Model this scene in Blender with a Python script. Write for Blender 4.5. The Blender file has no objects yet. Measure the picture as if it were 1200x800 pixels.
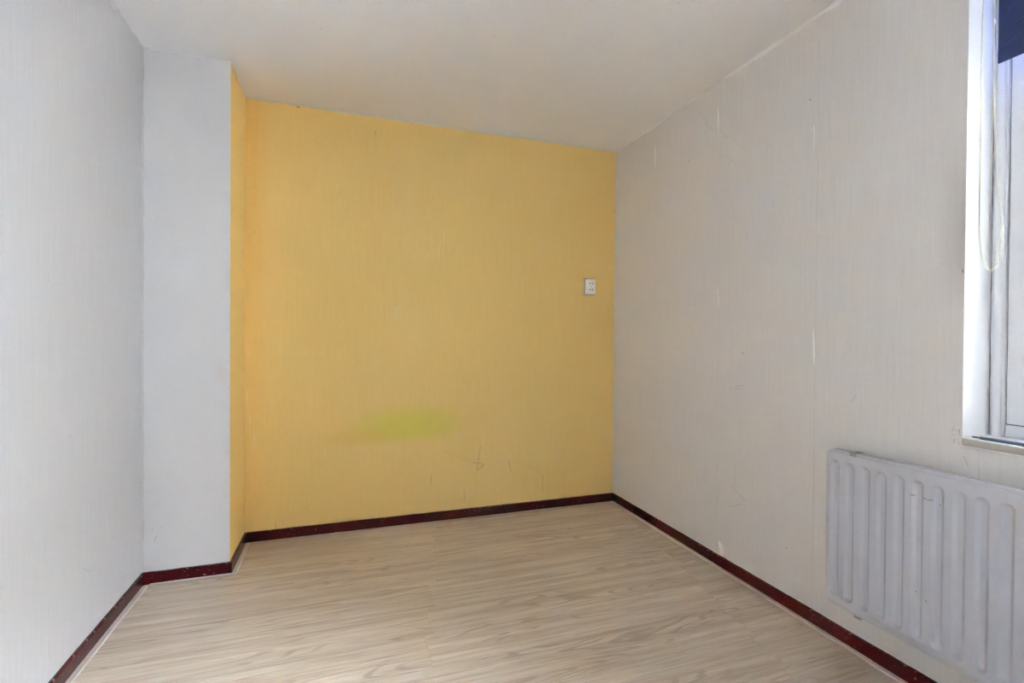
import bpy, bmesh, math, random
from mathutils import Vector, Matrix
from mathutils.geometry import tessellate_polygon

random.seed(7)
S = bpy.context.scene
COL = S.collection

# ------------------------------------------------------------------ camera
H_CAM, YAW, PITCH, ROLL, F_PX = 1.1712, 0.3286, -0.0094, 0.0073, 576.07
fw = Vector((math.sin(YAW)*math.cos(PITCH), math.cos(YAW)*math.cos(PITCH), math.sin(PITCH)))
rt0 = Vector((math.cos(YAW), -math.sin(YAW), 0.0))
up0 = rt0.cross(fw)
rt = rt0*math.cos(ROLL) + up0*math.sin(ROLL)
up = up0*math.cos(ROLL) - rt0*math.sin(ROLL)
cam_data = bpy.data.cameras.new('camera')
cam_data.sensor_width = 36.0
cam_data.lens = F_PX/1200.0*36.0
cam_data.clip_start = 0.02
cam = bpy.data.objects.new('camera', cam_data)
COL.objects.link(cam)
cam.matrix_world = Matrix(((rt.x, up.x, -fw.x, 0.0), (rt.y, up.y, -fw.y, 0.0),
                           (rt.z, up.z, -fw.z, H_CAM), (0, 0, 0, 1)))
S.camera = cam

# ------------------------------------------------------------------ sky and exposure
SKY_STRENGTH = 9.0
w = bpy.data.worlds.new('overcast_sky')
S.world = w
w.use_nodes = True
wn = w.node_tree.nodes
bg = wn['Background']
bg.inputs['Color'].default_value = (0.815, 0.865, 1.0, 1)
bg.inputs['Strength'].default_value = SKY_STRENGTH
vs = S.view_settings
vs.view_transform = 'Standard'
vs.look = 'None'
vs.gamma = 1.0
vs.use_curve_mapping = False
vs.exposure = 4.14
S.cycles.max_bounces = 16
S.cycles.diffuse_bounces = 12
S.cycles.transparent_max_bounces = 12

# ------------------------------------------------------------------ room dimensions (metres)
XR, XL, XC = 1.835, -0.893, -0.530       # right wall, left wall, side of the chimney breast
YB, YC, YN = 3.106, 2.7246, -1.10        # back wall, chimney breast front, wall behind the camera
H = 2.5
WT = 0.30                                # outer wall thickness
WIN_Y0, WIN_Y1, WIN_Z0, WIN_Z1 = -0.72, 1.000, 0.866, 2.36
BB_H, BB_T = 0.055, 0.012
FRX = 1.965                              # inner face of the window frame

# ------------------------------------------------------------------ mesh helpers
def link(name, me, parent=None, mat=None, loc=None):
    o = bpy.data.objects.new(name, me)
    COL.objects.link(o)
    if parent is not None:
        o.parent = parent
    if mat is not None and me is not None:
        for m in (mat if isinstance(mat, (list, tuple)) else [mat]):
            me.materials.append(m)
    if loc is not None:
        o.location = loc
    return o

def to_mesh(bm, name, smooth=False, angle=None):
    bmesh.ops.recalc_face_normals(bm, faces=bm.faces)
    me = bpy.data.meshes.new(name)
    bm.to_mesh(me)
    bm.free()
    if smooth:
        for p in me.polygons:
            p.use_smooth = True
        if angle is not None:
            me.set_sharp_from_angle(angle=math.radians(angle))
    return me

def box(bm, a, b, bevel=0.0, seg=1):
    x0, y0, z0 = a
    x1, y1, z1 = b
    v = [bm.verts.new(p) for p in ((x0,y0,z0),(x1,y0,z0),(x1,y1,z0),(x0,y1,z0),
                                   (x0,y0,z1),(x1,y0,z1),(x1,y1,z1),(x0,y1,z1))]
    fs = [bm.faces.new([v[i] for i in q]) for q in
          ((0,3,2,1),(4,5,6,7),(0,1,5,4),(1,2,6,5),(2,3,7,6),(3,0,4,7))]
    if bevel > 0:
        es = list({e for f in fs for e in f.edges})
        bmesh.ops.bevel(bm, geom=es, offset=bevel, segments=seg, affect='EDGES', profile=0.6)
    return fs

def boxes(name, lst, mat, parent=None, bevel=0.0, seg=1, loc=None):
    bm = bmesh.new()
    for a, b in lst:
        box(bm, a, b, bevel, seg)
    return link(name, to_mesh(bm, name), parent, mat, loc)

def tag(o, label=None, cat=None, group=None, kind=None):
    if label: o['label'] = label
    if cat: o['category'] = cat
    if group: o['group'] = group
    if kind: o['kind'] = kind
    return o

def tube(bm, pts, r, n=8, cap=True):
    pts = [Vector(p) for p in pts]
    rings = []
    for i, p in enumerate(pts):
        t = (pts[min(i+1, len(pts)-1)] - pts[max(i-1, 0)]).normalized()
        a = t.orthogonal().normalized() if i == 0 else (rings[-1][1] - t*rings[-1][1].dot(t)).normalized()
        b = t.cross(a)
        rr = r[i] if isinstance(r, (list, tuple)) else r
        ring = [bm.verts.new(p + (a*math.cos(2*math.pi*k/n) + b*math.sin(2*math.pi*k/n))*rr) for k in range(n)]
        if rings:
            q = rings[-1][0]
            for k in range(n):
                bm.faces.new((q[k], q[(k+1) % n], ring[(k+1) % n], ring[k]))
        rings.append((ring, a))
    if cap:
        bm.faces.new(rings[0][0][::-1])
        bm.faces.new(rings[-1][0])

# ------------------------------------------------------------------ material helpers
class NT:
    """small wrapper that writes shader graphs as expressions"""
    def __init__(self, name):
        self.m = bpy.data.materials.new(name)
        self.m.use_nodes = True
        self.t = self.m.node_tree
        self.b = self.t.nodes['Principled BSDF']
    def node(self, kind, **kw):
        n = self.t.nodes.new(kind)
        for k, v in kw.items():
            setattr(n, k, v)
        return n
    def put(self, sock, v):
        if isinstance(v, bpy.types.NodeSocket):
            self.t.links.new(v, sock)
        elif isinstance(v, (tuple, list)) and len(v) == 3 and sock.type == 'RGBA':
            sock.default_value = (*v, 1)
        else:
            sock.default_value = v
    def math(self, op, a, b=0.0, c=0.0, clamp=False):
        n = self.node('ShaderNodeMath', operation=op, use_clamp=clamp)
        for i, v in enumerate((a, b, c)):
            self.put(n.inputs[i], v)
        return n.outputs[0]
    def sep(self, v):
        n = self.node('ShaderNodeSeparateXYZ')
        self.put(n.inputs[0], v)
        return n.outputs
    def comb(self, x, y, z):
        n = self.node('ShaderNodeCombineXYZ')
        for i, v in enumerate((x, y, z)):
            self.put(n.inputs[i], v)
        return n.outputs[0]
    def pos(self):
        return self.node('ShaderNodeNewGeometry').outputs['Position']
    def scale(self, v, s):
        n = self.node('ShaderNodeVectorMath', operation='MULTIPLY')
        self.put(n.inputs[0], v)
        self.put(n.inputs[1], s)
        return n.outputs[0]
    def noise(self, v, scale=1.0, detail=2.0, rough=0.5, dist=0.0):
        n = self.node('ShaderNodeTexNoise')
        self.put(n.inputs['Vector'], v)
        n.inputs['Scale'].default_value = scale
        n.inputs['Detail'].default_value = detail
        n.inputs['Roughness'].default_value = rough
        n.inputs['Distortion'].default_value = dist
        return n.outputs['Fac']
    def ss(self, v, a, b, lo=0.0, hi=1.0):
        n = self.node('ShaderNodeMapRange', interpolation_type='SMOOTHSTEP')
        self.put(n.inputs[0], v)
        for i, x in zip((1, 2, 3, 4), (a, b, lo, hi)):
            self.put(n.inputs[i], x)
        return n.outputs[0]
    def mix(self, f, a, b, blend='MIX'):
        n = self.node('ShaderNodeMix', data_type='RGBA', blend_type=blend)
        self.put(n.inputs[0], f)
        self.put(n.inputs[6], a)
        self.put(n.inputs[7], b)
        return n.outputs[2]
    def bump(self, h, strength=0.3, dist=0.001, normal=None):
        n = self.node('ShaderNodeBump')
        n.inputs['Strength'].default_value = strength
        n.inputs['Distance'].default_value = dist
        self.put(n.inputs['Height'], h)
        if normal is not None:
            self.put(n.inputs['Normal'], normal)
        return n.outputs[0]
    def seg(self, u, v, a, b, wd):
        """mask of a thin stroke from a to b in wall coordinates"""
        ax, ay = a
        dx, dy = b[0]-ax, b[1]-ay
        L2 = max(dx*dx + dy*dy, 1e-8)
        pu = self.math('SUBTRACT', u, ax)
        pv = self.math('SUBTRACT', v, ay)
        t = self.math('MULTIPLY_ADD', pu, dx/L2, self.math('MULTIPLY', pv, dy/L2), clamp=True)
        ex = self.math('SUBTRACT', pu, self.math('MULTIPLY', t, dx))
        ey = self.math('SUBTRACT', pv, self.math('MULTIPLY', t, dy))
        d = self.math('SQRT', self.math('MULTIPLY_ADD', ex, ex, self.math('MULTIPLY', ey, ey)))
        return self.ss(d, wd*0.4, wd*1.2, 1.0, 0.0)
    def strokes(self, u, v, lst, wd):
        out = None
        for a, b in lst:
            k = self.seg(u, v, a, b, wd)
            out = k if out is None else self.math('MAXIMUM', out, k)
        return out
    def done(self, color=None, rough=None, normal=None, **kw):
        if color is not None: self.put(self.b.inputs['Base Color'], color)
        if rough is not None: self.put(self.b.inputs['Roughness'], rough)
        if normal is not None: self.put(self.b.inputs['Normal'], normal)
        for k, v in kw.items():
            self.put(self.b.inputs[k.replace('_', ' ')], v)
        return self.m

def plain(name, col, rough=0.5, var=0.0, bump=0.0, **kw):
    t = NT(name)
    p = t.pos()
    n = t.noise(p, 9.0, 4.0)
    c = t.mix(t.math('MULTIPLY', n, var), col, tuple(x*0.6 for x in col)) if var else col
    nm = t.bump(t.noise(p, 260.0, 2.0), bump, 0.0006) if bump else None
    return t.done(c, rough, nm, **kw)

def fibre(t, along, z, k=1.0):
    """vertical fibre relief of the painted wallpaper"""
    a = t.noise(t.comb(t.math('MULTIPLY', along, 95.0), t.math('MULTIPLY', z, 3.2), 0.0), 1.0, 5.0, 0.62)
    b = t.noise(t.comb(t.math('MULTIPLY', along, 330.0), t.math('MULTIPLY', z, 9.0), 3.0), 1.0, 3.0, 0.6)
    return t.math('MULTIPLY_ADD', a, 0.7, t.math('MULTIPLY', b, 0.3))

WHITE_WALL = (0.70, 0.695, 0.685)

# right wall: warm white woven wallpaper with butt seams every 0.556 m
def mat_right():
    t = NT('wallpaper_warm_white')
    x, y, z = t.sep(t.pos())
    f = fibre(t, y, z)
    big = t.noise(t.comb(t.math('MULTIPLY', y, 1.3), t.math('MULTIPLY', z, 0.8), 1.0), 1.0, 3.0)
    c = t.mix(t.ss(f, 0.30, 0.74), (0.69, 0.688, 0.688), (0.735, 0.733, 0.733))
    c = t.mix(t.math('MULTIPLY', t.ss(big, 0.45, 0.75), 0.25), c, (0.71, 0.69, 0.665))
    m = t.math('PINGPONG', t.math('SUBTRACT', y, 0.9567), 0.278)
    wob = t.math('MULTIPLY', t.math('SUBTRACT', t.noise(t.comb(0.0, 0.0, t.math('MULTIPLY', z, 7.0)), 1.0, 3.0), 0.5), 0.004)
    seam = t.ss(t.math('ABSOLUTE', t.math('SUBTRACT', m, wob)), 0.0004, 0.0022, 1.0, 0.0)
    vis = t.ss(t.noise(t.comb(t.math('MULTIPLY', y, 3.0), 0.0, t.math('MULTIPLY', z, 4.0)), 1.0, 2.0), 0.35, 0.6)
    c = t.mix(t.math('MULTIPLY', t.math('MULTIPLY', seam, vis), 0.35), c, (0.42, 0.40, 0.37))
    crack = [((2.242,2.42),(2.194,2.376)),((2.194,2.376),(2.16,2.293)),((2.16,2.293),(2.095,2.264)),((2.095,2.264),(2.058,2.227)),
             ((2.058,2.227),(2.022,2.196)),((2.052,2.203),(1.987,2.178)),((1.987,2.178),(1.941,2.131)),((1.941,2.131),(1.902,2.088)),
             ((2.081,2.117),(2.02,2.1)),((2.02,2.1),(1.962,2.038))]
    wy = t.math('MULTIPLY_ADD', t.noise(t.comb(y, 0.0, z), 22.0, 2.0), 0.03, t.math('SUBTRACT', y, 0.015))
    wz = t.math('MULTIPLY_ADD', t.noise(t.comb(y, 5.0, z), 22.0, 2.0), 0.03, t.math('SUBTRACT', z, 0.015))
    k = t.strokes(wy, wz, crack, 0.0016)
    c = t.mix(t.math('MULTIPLY', k, 0.35), c, (0.40, 0.36, 0.31))
    dots = [((2.316,2.172),(2.312,2.166)),((1.905,1.105),(1.900,1.099)),((1.552,2.171),(1.550,2.168)),((1.006,1.392),(1.005,1.385)),
            ((1.642,0.258),(1.640,0.253))]
    c = t.mix(t.math('MULTIPLY', t.strokes(y, z, dots, 0.0032), 0.65), c, (0.20, 0.14, 0.09))
    scr = [((1.96,0.432),(1.871,0.384)),((1.97,0.326),(1.903,0.365)),((1.356,0.935),(1.34,0.96)),((0.994,0.807),(0.985,0.783)),
           ((1.95,0.93),(1.89,0.945)),((1.952,0.922),(1.90,0.928))]
    c = t.mix(t.math('MULTIPLY', t.strokes(y, z, scr, 0.0018), 0.4), c, (0.36, 0.32, 0.28))
    # rusty rub marks beside the lower window corner
    rub = t.math('MULTIPLY', t.ss(t.math('ABSOLUTE', t.math('SUBTRACT', y, 1.015)), 0.004, 0.022, 1.0, 0.0),
                 t.math('MULTIPLY', t.ss(z, 0.83, 0.86), t.ss(z, 0.89, 0.92, 1.0, 0.0)))
    rub = t.math('MULTIPLY', rub, t.ss(t.noise(t.comb(t.math('MULTIPLY', y, 160.0), 0.0, t.math('MULTIPLY', z, 60.0)), 1.0, 2.0), 0.55, 0.62))
    c = t.mix(t.math('MULTIPLY', rub, 0.7), c, (0.36, 0.25, 0.16))
    # greasy grey smear where hands reach for the blind chain
    sm = t.math('MULTIPLY', t.ss(y, 1.0, 1.09, 1.0, 0.0), t.math('MULTIPLY', t.ss(z, 1.25, 1.45), t.ss(z, 1.5, 1.85, 1.0, 0.0)))
    c = t.mix(t.math('MULTIPLY', sm, 0.42), c, (0.42, 0.39, 0.36))
    # yellow paint bleeding round the inner corner
    hgt = t.math('MULTIPLY_ADD', seam, 0.6, f)
    return t.done(c, 0.85, t.bump(hgt, 0.5, 0.0022), Specular_IOR_Level=0.25)

def mat_left():
    t = NT('wallpaper_cool_white')
    x, y, z = t.sep(t.pos())
    f = fibre(t, y, z)
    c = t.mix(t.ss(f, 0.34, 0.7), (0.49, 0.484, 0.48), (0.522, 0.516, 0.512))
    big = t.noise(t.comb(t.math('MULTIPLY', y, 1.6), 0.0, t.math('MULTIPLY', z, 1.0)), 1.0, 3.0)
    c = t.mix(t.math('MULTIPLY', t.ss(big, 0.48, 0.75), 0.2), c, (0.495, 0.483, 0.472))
    scr = [((1.964,1.364),(1.964,1.336)),((2.078,0.816),(2.1,0.818)),((1.958,0.189),(1.966,0.124)),((2.176,0.325),(2.22,0.29)),
           ((2.22,0.29),(2.259,0.292)),((2.418,0.342),(2.434,0.343)),((2.482,0.162),(2.516,0.161)),((1.956,0.26),(1.958,0.30))]
    c = t.mix(t.math('MULTIPLY', t.strokes(y, z, scr, 0.002), 0.5), c, (0.34, 0.33, 0.36))
    scuff = t.ss(t.noise(t.comb(t.math('MULTIPLY', y, 45.0), 0.0, t.math('MULTIPLY', z, 45.0)), 1.0, 3.0), 0.70, 0.74)
    scuff = t.math('MULTIPLY', scuff, t.ss(z, 0.1, 0.45, 1.0, 0.0))
    c = t.mix(t.math('MULTIPLY', scuff, 0.35), c, (0.42, 0.41, 0.42))
    # dark crack down the papered corner
    ck = t.math('ADD', y, t.math('MULTIPLY', t.noise(t.comb(0.0, 0.0, t.math('MULTIPLY', z, 9.0)), 1.0, 4.0), 0.006))
    ck = t.ss(t.math('ABSOLUTE', t.math('SUBTRACT', ck, YC - 0.022)), 0.0006, 0.0030, 1.0, 0.0)
    gap = t.ss(t.noise(t.comb(0.0, 4.0, t.math('MULTIPLY', z, 6.0)), 1.0, 3.0), 0.38, 0.55)
    c = t.mix(t.math('MULTIPLY', t.math('MULTIPLY', ck, gap), 0.75), c, (0.36, 0.35, 0.34))
    return t.done(c, 0.85, t.bump(f, 0.4, 0.0018), Specular_IOR_Level=0.25)

def mat_smooth_white():
    t = NT('smooth_white_paint')
    p = t.pos()
    x, y, z = t.sep(p)
    n = t.noise(p, 60.0, 3.0)
    big = t.noise(p, 2.2, 3.0)
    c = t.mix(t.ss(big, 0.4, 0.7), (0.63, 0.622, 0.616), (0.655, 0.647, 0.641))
    u = t.math('SUBTRACT', x, -0.568)
    v = t.math('MULTIPLY', t.math('SUBTRACT', z, 0.993), 0.6)
    d = t.math('SQRT', t.math('MULTIPLY_ADD', u, u, t.math('MULTIPLY', v, v)))
    c = t.mix(t.math('MULTIPLY', t.ss(d, 0.005, 0.05, 1.0, 0.0), 0.22), c, (0.52, 0.46, 0.38))
    scr = [((-0.85,0.255),(-0.852,0.248)),((-0.815,0.26),(-0.813,0.257)),((-0.867,0.689),(-0.865,0.686)),((-0.835,0.22),(-0.842,0.205)),
           ((-0.842,0.205),(-0.843,0.195))]
    c = t.mix(t.math('MULTIPLY', t.strokes(x, z, scr, 0.0025), 0.5), c, (0.35, 0.34, 0.36))
    return t.done(c, 0.8, t.bump(n, 0.12, 0.001), Specular_IOR_Level=0.25)

YELLOW = (0.78, 0.50, 0.135)
def mat_yellow(name, edge):
    t = NT(name)
    x, y, z = t.sep(t.pos())
    al = x if edge else y
    f = fibre(t, al, z)
    c = t.mix(t.ss(f, 0.32, 0.72), (0.865, 0.625, 0.215), (0.89, 0.66, 0.245))
    big = t.noise(t.comb(t.math('MULTIPLY', al, 1.7), 0.0, t.math('MULTIPLY', z, 1.1)), 1.0, 4.0, 0.55)
    c = t.mix(t.math('MULTIPLY', t.ss(big, 0.40, 0.72), 0.4), c, (0.88, 0.67, 0.29))
    if edge:
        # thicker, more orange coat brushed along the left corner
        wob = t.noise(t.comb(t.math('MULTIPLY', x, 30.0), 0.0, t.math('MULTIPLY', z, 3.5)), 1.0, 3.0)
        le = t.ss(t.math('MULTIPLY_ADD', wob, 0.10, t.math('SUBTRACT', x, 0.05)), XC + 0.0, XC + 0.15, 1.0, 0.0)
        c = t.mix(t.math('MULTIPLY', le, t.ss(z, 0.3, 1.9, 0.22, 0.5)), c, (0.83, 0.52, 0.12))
        # lightly covered brush strokes
        bs = t.noise(t.comb(t.math('MULTIPLY', x, 120.0), 0.0, t.math('MULTIPLY', z, 8.0)), 1.0, 2.0)
        reg = None
        for cx, cz, rx, rz in ((-0.06,1.06,0.10,0.045), (0.06,0.99,0.13,0.05), (-0.515,0.72,0.02,0.5), (-0.48,0.6,0.03,0.2),
                               (0.02,2.02,0.06,0.05), (-0.44,2.10,0.03,0.05), (0.3,1.35,0.16,0.16), (0.5,1.75,0.2,0.14),
                               (-0.43,0.69,0.05,0.02), (0.95,0.14,0.45,0.04), (-0.507,2.42,0.012,0.05)):
            a = t.math('DIVIDE', t.math('SUBTRACT', x, cx), rx)
            b = t.math('DIVIDE', t.math('SUBTRACT', z, cz), rz)
            k = t.ss(t.math('MULTIPLY_ADD', a, a, t.math('MULTIPLY', b, b)), 0.1, 1.0, 1.0, 0.0)
            reg = k if reg is None else t.math('MAXIMUM', reg, k)
        c = t.mix(t.math('MULTIPLY', t.ss(bs, 0.58, 0.72), 0.22), c, (0.88, 0.74, 0.36))
        c = t.mix(t.math('MULTIPLY', t.math('MULTIPLY', reg, t.ss(bs, 0.52, 0.68)), 0.45), c, (0.88, 0.75, 0.40))
        # green-yellow stain with a firmer lower edge
        tz = t.math('MULTIPLY_ADD', t.math('SUBTRACT', x, 0.30), -0.03, z)
        warp = t.math('MULTIPLY', t.math('SUBTRACT', t.noise(t.comb(t.math('MULTIPLY', x, 6.0), 0.0, t.math('MULTIPLY', z, 9.0)), 1.0, 3.0), 0.5), 0.5)
        a = t.math('DIVIDE', t.math('SUBTRACT', x, 0.37), 0.36)
        b = t.math('DIVIDE', t.math('SUBTRACT', tz, 0.605), 0.135)
        e = t.math('ADD', t.math('MULTIPLY_ADD', a, a, t.math('MULTIPLY', b, b)), warp)
        st = t.math('MULTIPLY', t.ss(e, -0.2, 1.4, 1.0, 0.0), t.ss(tz, 0.48, 0.56))
        c = t.mix(t.math('MULTIPLY', st, 0.92), c, (0.76, 0.68, 0.12))
        a = t.math('DIVIDE', t.math('SUBTRACT', x, 0.10), 0.30)
        b = t.math('DIVIDE', t.math('SUBTRACT', z, 0.555), 0.075)
        h2 = t.ss(t.math('MULTIPLY_ADD', a, a, t.math('MULTIPLY', b, b)), 0.0, 1.0, 1.0, 0.0)
        h2 = t.math('MULTIPLY', h2, t.ss(z, 0.495, 0.52))
        c = t.mix(t.math('MULTIPLY', h2, 0.45), c, (0.86, 0.58, 0.15))
        dark = [((0.846,0.458),(0.821,0.297)),((0.824,0.297),(0.87,0.327)),((0.87,0.327),(0.852,0.34)),((0.852,0.34),(0.80,0.352)),
                ((0.523,0.289),(0.523,0.24)),((0.739,0.176),(0.74,0.104)),((1.288,0.23),(1.289,0.119)),((1.041,0.337),(1.06,0.272)),
                ((-0.371,0.088),(-0.371,0.059)),((0.174,2.416),(0.174,2.38)),((-0.484,1.757),(-0.482,1.752))]
        faint = [((0.648,0.41),(0.70,0.395)),((0.70,0.395),(0.806,0.349)),((1.077,0.34),(1.17,0.31)),((1.17,0.31),(1.288,0.236)),
                 ((0.83,0.31),(0.865,0.335)),((0.832,0.302),(0.862,0.32)),((0.80,0.28),(0.82,0.21)),((0.62,0.44),(0.66,0.40))]
        wx = t.math('MULTIPLY_ADD', t.noise(t.comb(x, 0.0, z), 30.0, 2.0), 0.01, t.math('SUBTRACT', x, 0.005))
        c = t.mix(t.math('MULTIPLY', t.strokes(wx, z, dark, 0.0025), 0.42), c, (0.25, 0.15, 0.06))
        c = t.mix(t.math('MULTIPLY', t.strokes(wx, z, faint, 0.0024), 0.14), c, (0.25, 0.16, 0.07))
        chips = [((0.766,0.374),(0.769,0.352)),((0.772,0.338),(0.778,0.312)),((1.035,0.354),(1.045,0.340)),((1.363,0.413),(1.367,0.407)),
                 ((1.385,0.384),(1.392,0.372)),((1.408,0.344),(1.411,0.339)),((1.456,0.287),(1.461,0.281)),((0.711,0.544),(0.723,0.543)),
                 ((1.15,0.295),(1.152,0.292))]
        c = t.mix(t.math('MULTIPLY', t.strokes(x, z, chips, 0.0046), 0.85), c, (0.70, 0.68, 0.68))
        # ragged cutting-in against the ceiling and the right-hand wall
        rg = t.noise(t.comb(t.math('MULTIPLY', x, 16.0), 0.0, 0.0), 1.0, 5.0, 0.65)
        top = t.ss(t.math('MULTIPLY_ADD', rg, 0.034, z), H + 0.0105, H + 0.0125)
        c = t.mix(top, c, (0.72, 0.68, 0.62))
        spot = t.seg(x, z, (-0.263, 2.4905), (-0.253, 2.490), 0.005)
        c = t.mix(t.math('MULTIPLY', spot, 0.7), c, (0.28, 0.13, 0.05))
        rv = t.noise(t.comb(t.math('MULTIPLY', z, 14.0), 7.0, 0.0), 1.0, 4.0, 0.6)
        rgt = t.ss(t.math('MULTIPLY_ADD', rv, 0.008, x), XR - 0.001, XR + 0.0005)
        c = t.mix(rgt, c, (0.72, 0.69, 0.66))
        # scuffed white flecks just over the skirting
        lo = t.math('MULTIPLY', t.ss(z, BB_H + 0.004, BB_H + 0.022, 1.0, 0.0),
                    t.ss(t.noise(t.comb(t.math('MULTIPLY', x, 38.0), 0.0, t.math('MULTIPLY', z, 60.0)), 1.0, 3.0), 0.54, 0.60))
        c = t.mix(t.math('MULTIPLY', lo, 0.6), c, (0.72, 0.66, 0.58))
    return t.done(c, 0.75, t.bump(f, 0.4 if edge else 0.12, 0.0018), Specular_IOR_Level=0.3)

def mat_ceiling():
    t = NT('ceiling_plaster')
    p = t.pos()
    n = t.noise(p, 140.0, 3.0)
    m = t.noise(p, 1.4, 4.0)
    c = t.mix(t.ss(m, 0.35, 0.7), (0.765, 0.775, 0.795), (0.79, 0.80, 0.82))
    x, y, z = t.sep(p)
    dots = [((0.62,2.1),(0.622,2.1)),((1.25,1.65),(1.252,1.65)),((-0.1,2.3),(-0.098,2.3)),((0.3,2.75),(0.302,2.75))]
    c = t.mix(t.math('MULTIPLY', t.strokes(x, y, dots, 0.004), 0.5), c, (0.4, 0.36, 0.3))
    return t.done(c, 0.9, t.bump(n, 0.18, 0.001), Specular_IOR_Level=0.2)

def mat_floor():
    t = NT('limed_oak_laminate')
    tc = t.node('ShaderNodeTexCoord')
    rnd = t.node('ShaderNodeObjectInfo').outputs['Random']
    x, y, z = t.sep(tc.outputs['Object'])
    ox = t.math('MULTIPLY', rnd, 37.0)
    oy = t.math('MULTIPLY', rnd, 91.0)
    def nz(sx, sy, det, rough=0.5, off=0.0, dist=0.0):
        return t.noise(t.comb(t.math('MULTIPLY_ADD', x, sx, t.math('ADD', ox, off)),
                              t.math('MULTIPLY_ADD', y, sy, oy), off), 1.0, det, rough, dist)
    field = nz(1.1, 9.0, 1.6, 0.45)
    fine_w = nz(6.0, 40.0, 3.0, 0.5, 3.0)
    ring = t.math('SINE', t.math('MULTIPLY_ADD', field, 95.0, t.math('MULTIPLY', fine_w, 3.6)))
    line = t.ss(ring, 0.30, 1.0)
    where = t.ss(nz(1.6, 7.0, 2.0, 0.5, 11.0), 0.44, 0.62)
    streak = nz(1.2, 26.0, 5.0, 0.62, 5.0)
    mid = nz(4.0, 95.0, 4.0, 0.6, 23.0)
    fib = nz(14.0, 380.0, 3.0, 0.6, 8.0)
    c = t.mix(t.ss(streak, 0.30, 0.70), (0.475, 0.385, 0.29), (0.68, 0.595, 0.49))
    c = t.mix(t.math('MULTIPLY', t.ss(mid, 0.45, 0.70), 0.55), c, (0.40, 0.31, 0.225))
    c = t.mix(t.math('MULTIPLY', t.ss(mid, 0.30, 0.45, 1.0, 0.0), 0.35), c, (0.70, 0.635, 0.57))
    c = t.mix(t.math('MULTIPLY', t.ss(fib, 0.42, 0.75), 0.35), c, (0.42, 0.335, 0.255))
    c = t.mix(t.math('MULTIPLY', t.math('MULTIPLY', line, where), 0.62), c, (0.34, 0.26, 0.19))
    dk = t.ss(nz(2.2, 40.0, 3.0, 0.6, 17.0), 0.63, 0.76)
    c = t.mix(t.math('MULTIPLY', dk, 0.6), c, (0.29, 0.215, 0.15))
    br = t.math('MULTIPLY_ADD', rnd, 0.08, 0.96)
    c = t.mix(1.0, c, t.comb(br, br, br), 'MULTIPLY')
    vor = t.node('ShaderNodeTexVoronoi', feature='F1')
    t.put(vor.inputs['Vector'], t.comb(t.math('MULTIPLY_ADD', x, 3.2, ox), t.math('MULTIPLY_ADD', y, 6.5, oy), 0.0))
    knot = t.ss(vor.outputs['Distance'], 0.035, 0.075, 1.0, 0.0)
    c = t.mix(t.math('MULTIPLY', knot, 0.55), c, (0.25, 0.15, 0.08))
    r = t.math('MULTIPLY_ADD', fib, 0.12, 0.30)
    return t.done(c, r, t.bump(t.math('ADD', fib, t.math('MULTIPLY', line, -0.4)), 0.10, 0.0006), Specular_IOR_Level=0.45)

def mat_maroon(name, col, worn=0.0):
    t = NT(name)
    p = t.pos()
    x, y, z = t.sep(p)
    al = t.math('ADD', x, y)
    c = t.mix(t.ss(t.noise(p, 14.0, 4.0), 0.35, 0.7), col, tuple(v*0.72 for v in col))
    if worn:
        c = t.mix(t.math('MULTIPLY', t.ss(t.noise(t.scale(p, (6.0, 6.0, 40.0)), 1.0, 3.0), 0.42, 0.6), worn), c, (0.24, 0.12, 0.07))
    ch = t.noise(t.comb(t.math('MULTIPLY', al, 70.0), 0.0, t.math('MULTIPLY', z, 110.0)), 1.0, 2.0)
    cl = t.noise(t.comb(t.math('MULTIPLY', al, 7.0), 2.0, 0.0), 1.0, 2.0)
    chip = t.math('MULTIPLY', t.ss(ch, 0.665, 0.69), t.ss(cl, 0.40, 0.58))
    c = t.mix(t.math('MULTIPLY', chip, 0.8), c, (0.52, 0.40, 0.36))
    # chipped, dusty top arris
    ed = t.math('MULTIPLY', t.ss(z, BB_H - 0.006, BB_H - 0.002),
                t.ss(t.noise(t.comb(t.math('MULTIPLY', al, 55.0), 9.0, 0.0), 1.0, 3.0), 0.56, 0.64))
    c = t.mix(t.math('MULTIPLY', ed, 0.5), c, (0.36, 0.28, 0.24))
    return t.done(c, 0.26, t.bump(t.noise(p, 35.0, 3.0), 0.2, 0.002), Specular_IOR_Level=0.28)

def mat_radiator():
    t = NT('radiator_enamel')
    p = t.pos()
    x, y, z = t.sep(p)
    c = t.mix(t.ss(t.noise(p, 8.0, 3.0), 0.4, 0.7), (0.51, 0.535, 0.61), (0.535, 0.56, 0.635))
    marks = [((1.0978,0.6642),(1.0895,0.6630)),((1.063,0.6650),(1.052,0.6625)),((1.048,0.6625),(1.036,0.6645)),((1.02,0.655),(1.019,0.652)),
             ((1.085,0.35),(1.083,0.351)),((1.05,0.34),(1.049,0.337))]
    c = t.mix(t.math('MULTIPLY', t.strokes(y, z, marks, 0.0016), 0.85), c, (0.10, 0.09, 0.09))
    sp = t.ss(t.noise(p, 160.0, 1.0), 0.80, 0.82)
    c = t.mix(t.math('MULTIPLY', sp, 0.5), c, (0.25, 0.22, 0.2))
    return t.done(c, 0.38, t.bump(t.noise(p, 240.0, 2.0), 0.06, 0.0006))

def mat_frame():
    t = NT('white_window_paint')
    p = t.pos()
    c = t.mix(t.math('MULTIPLY', t.ss(t.noise(p, 12.0, 4.0), 0.45, 0.75), 0.2), (0.76, 0.77, 0.79), (0.62, 0.62, 0.63))
    return t.done(c, 0.35, t.bump(t.noise(p, 50.0, 3.0), 0.1, 0.001))

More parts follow.
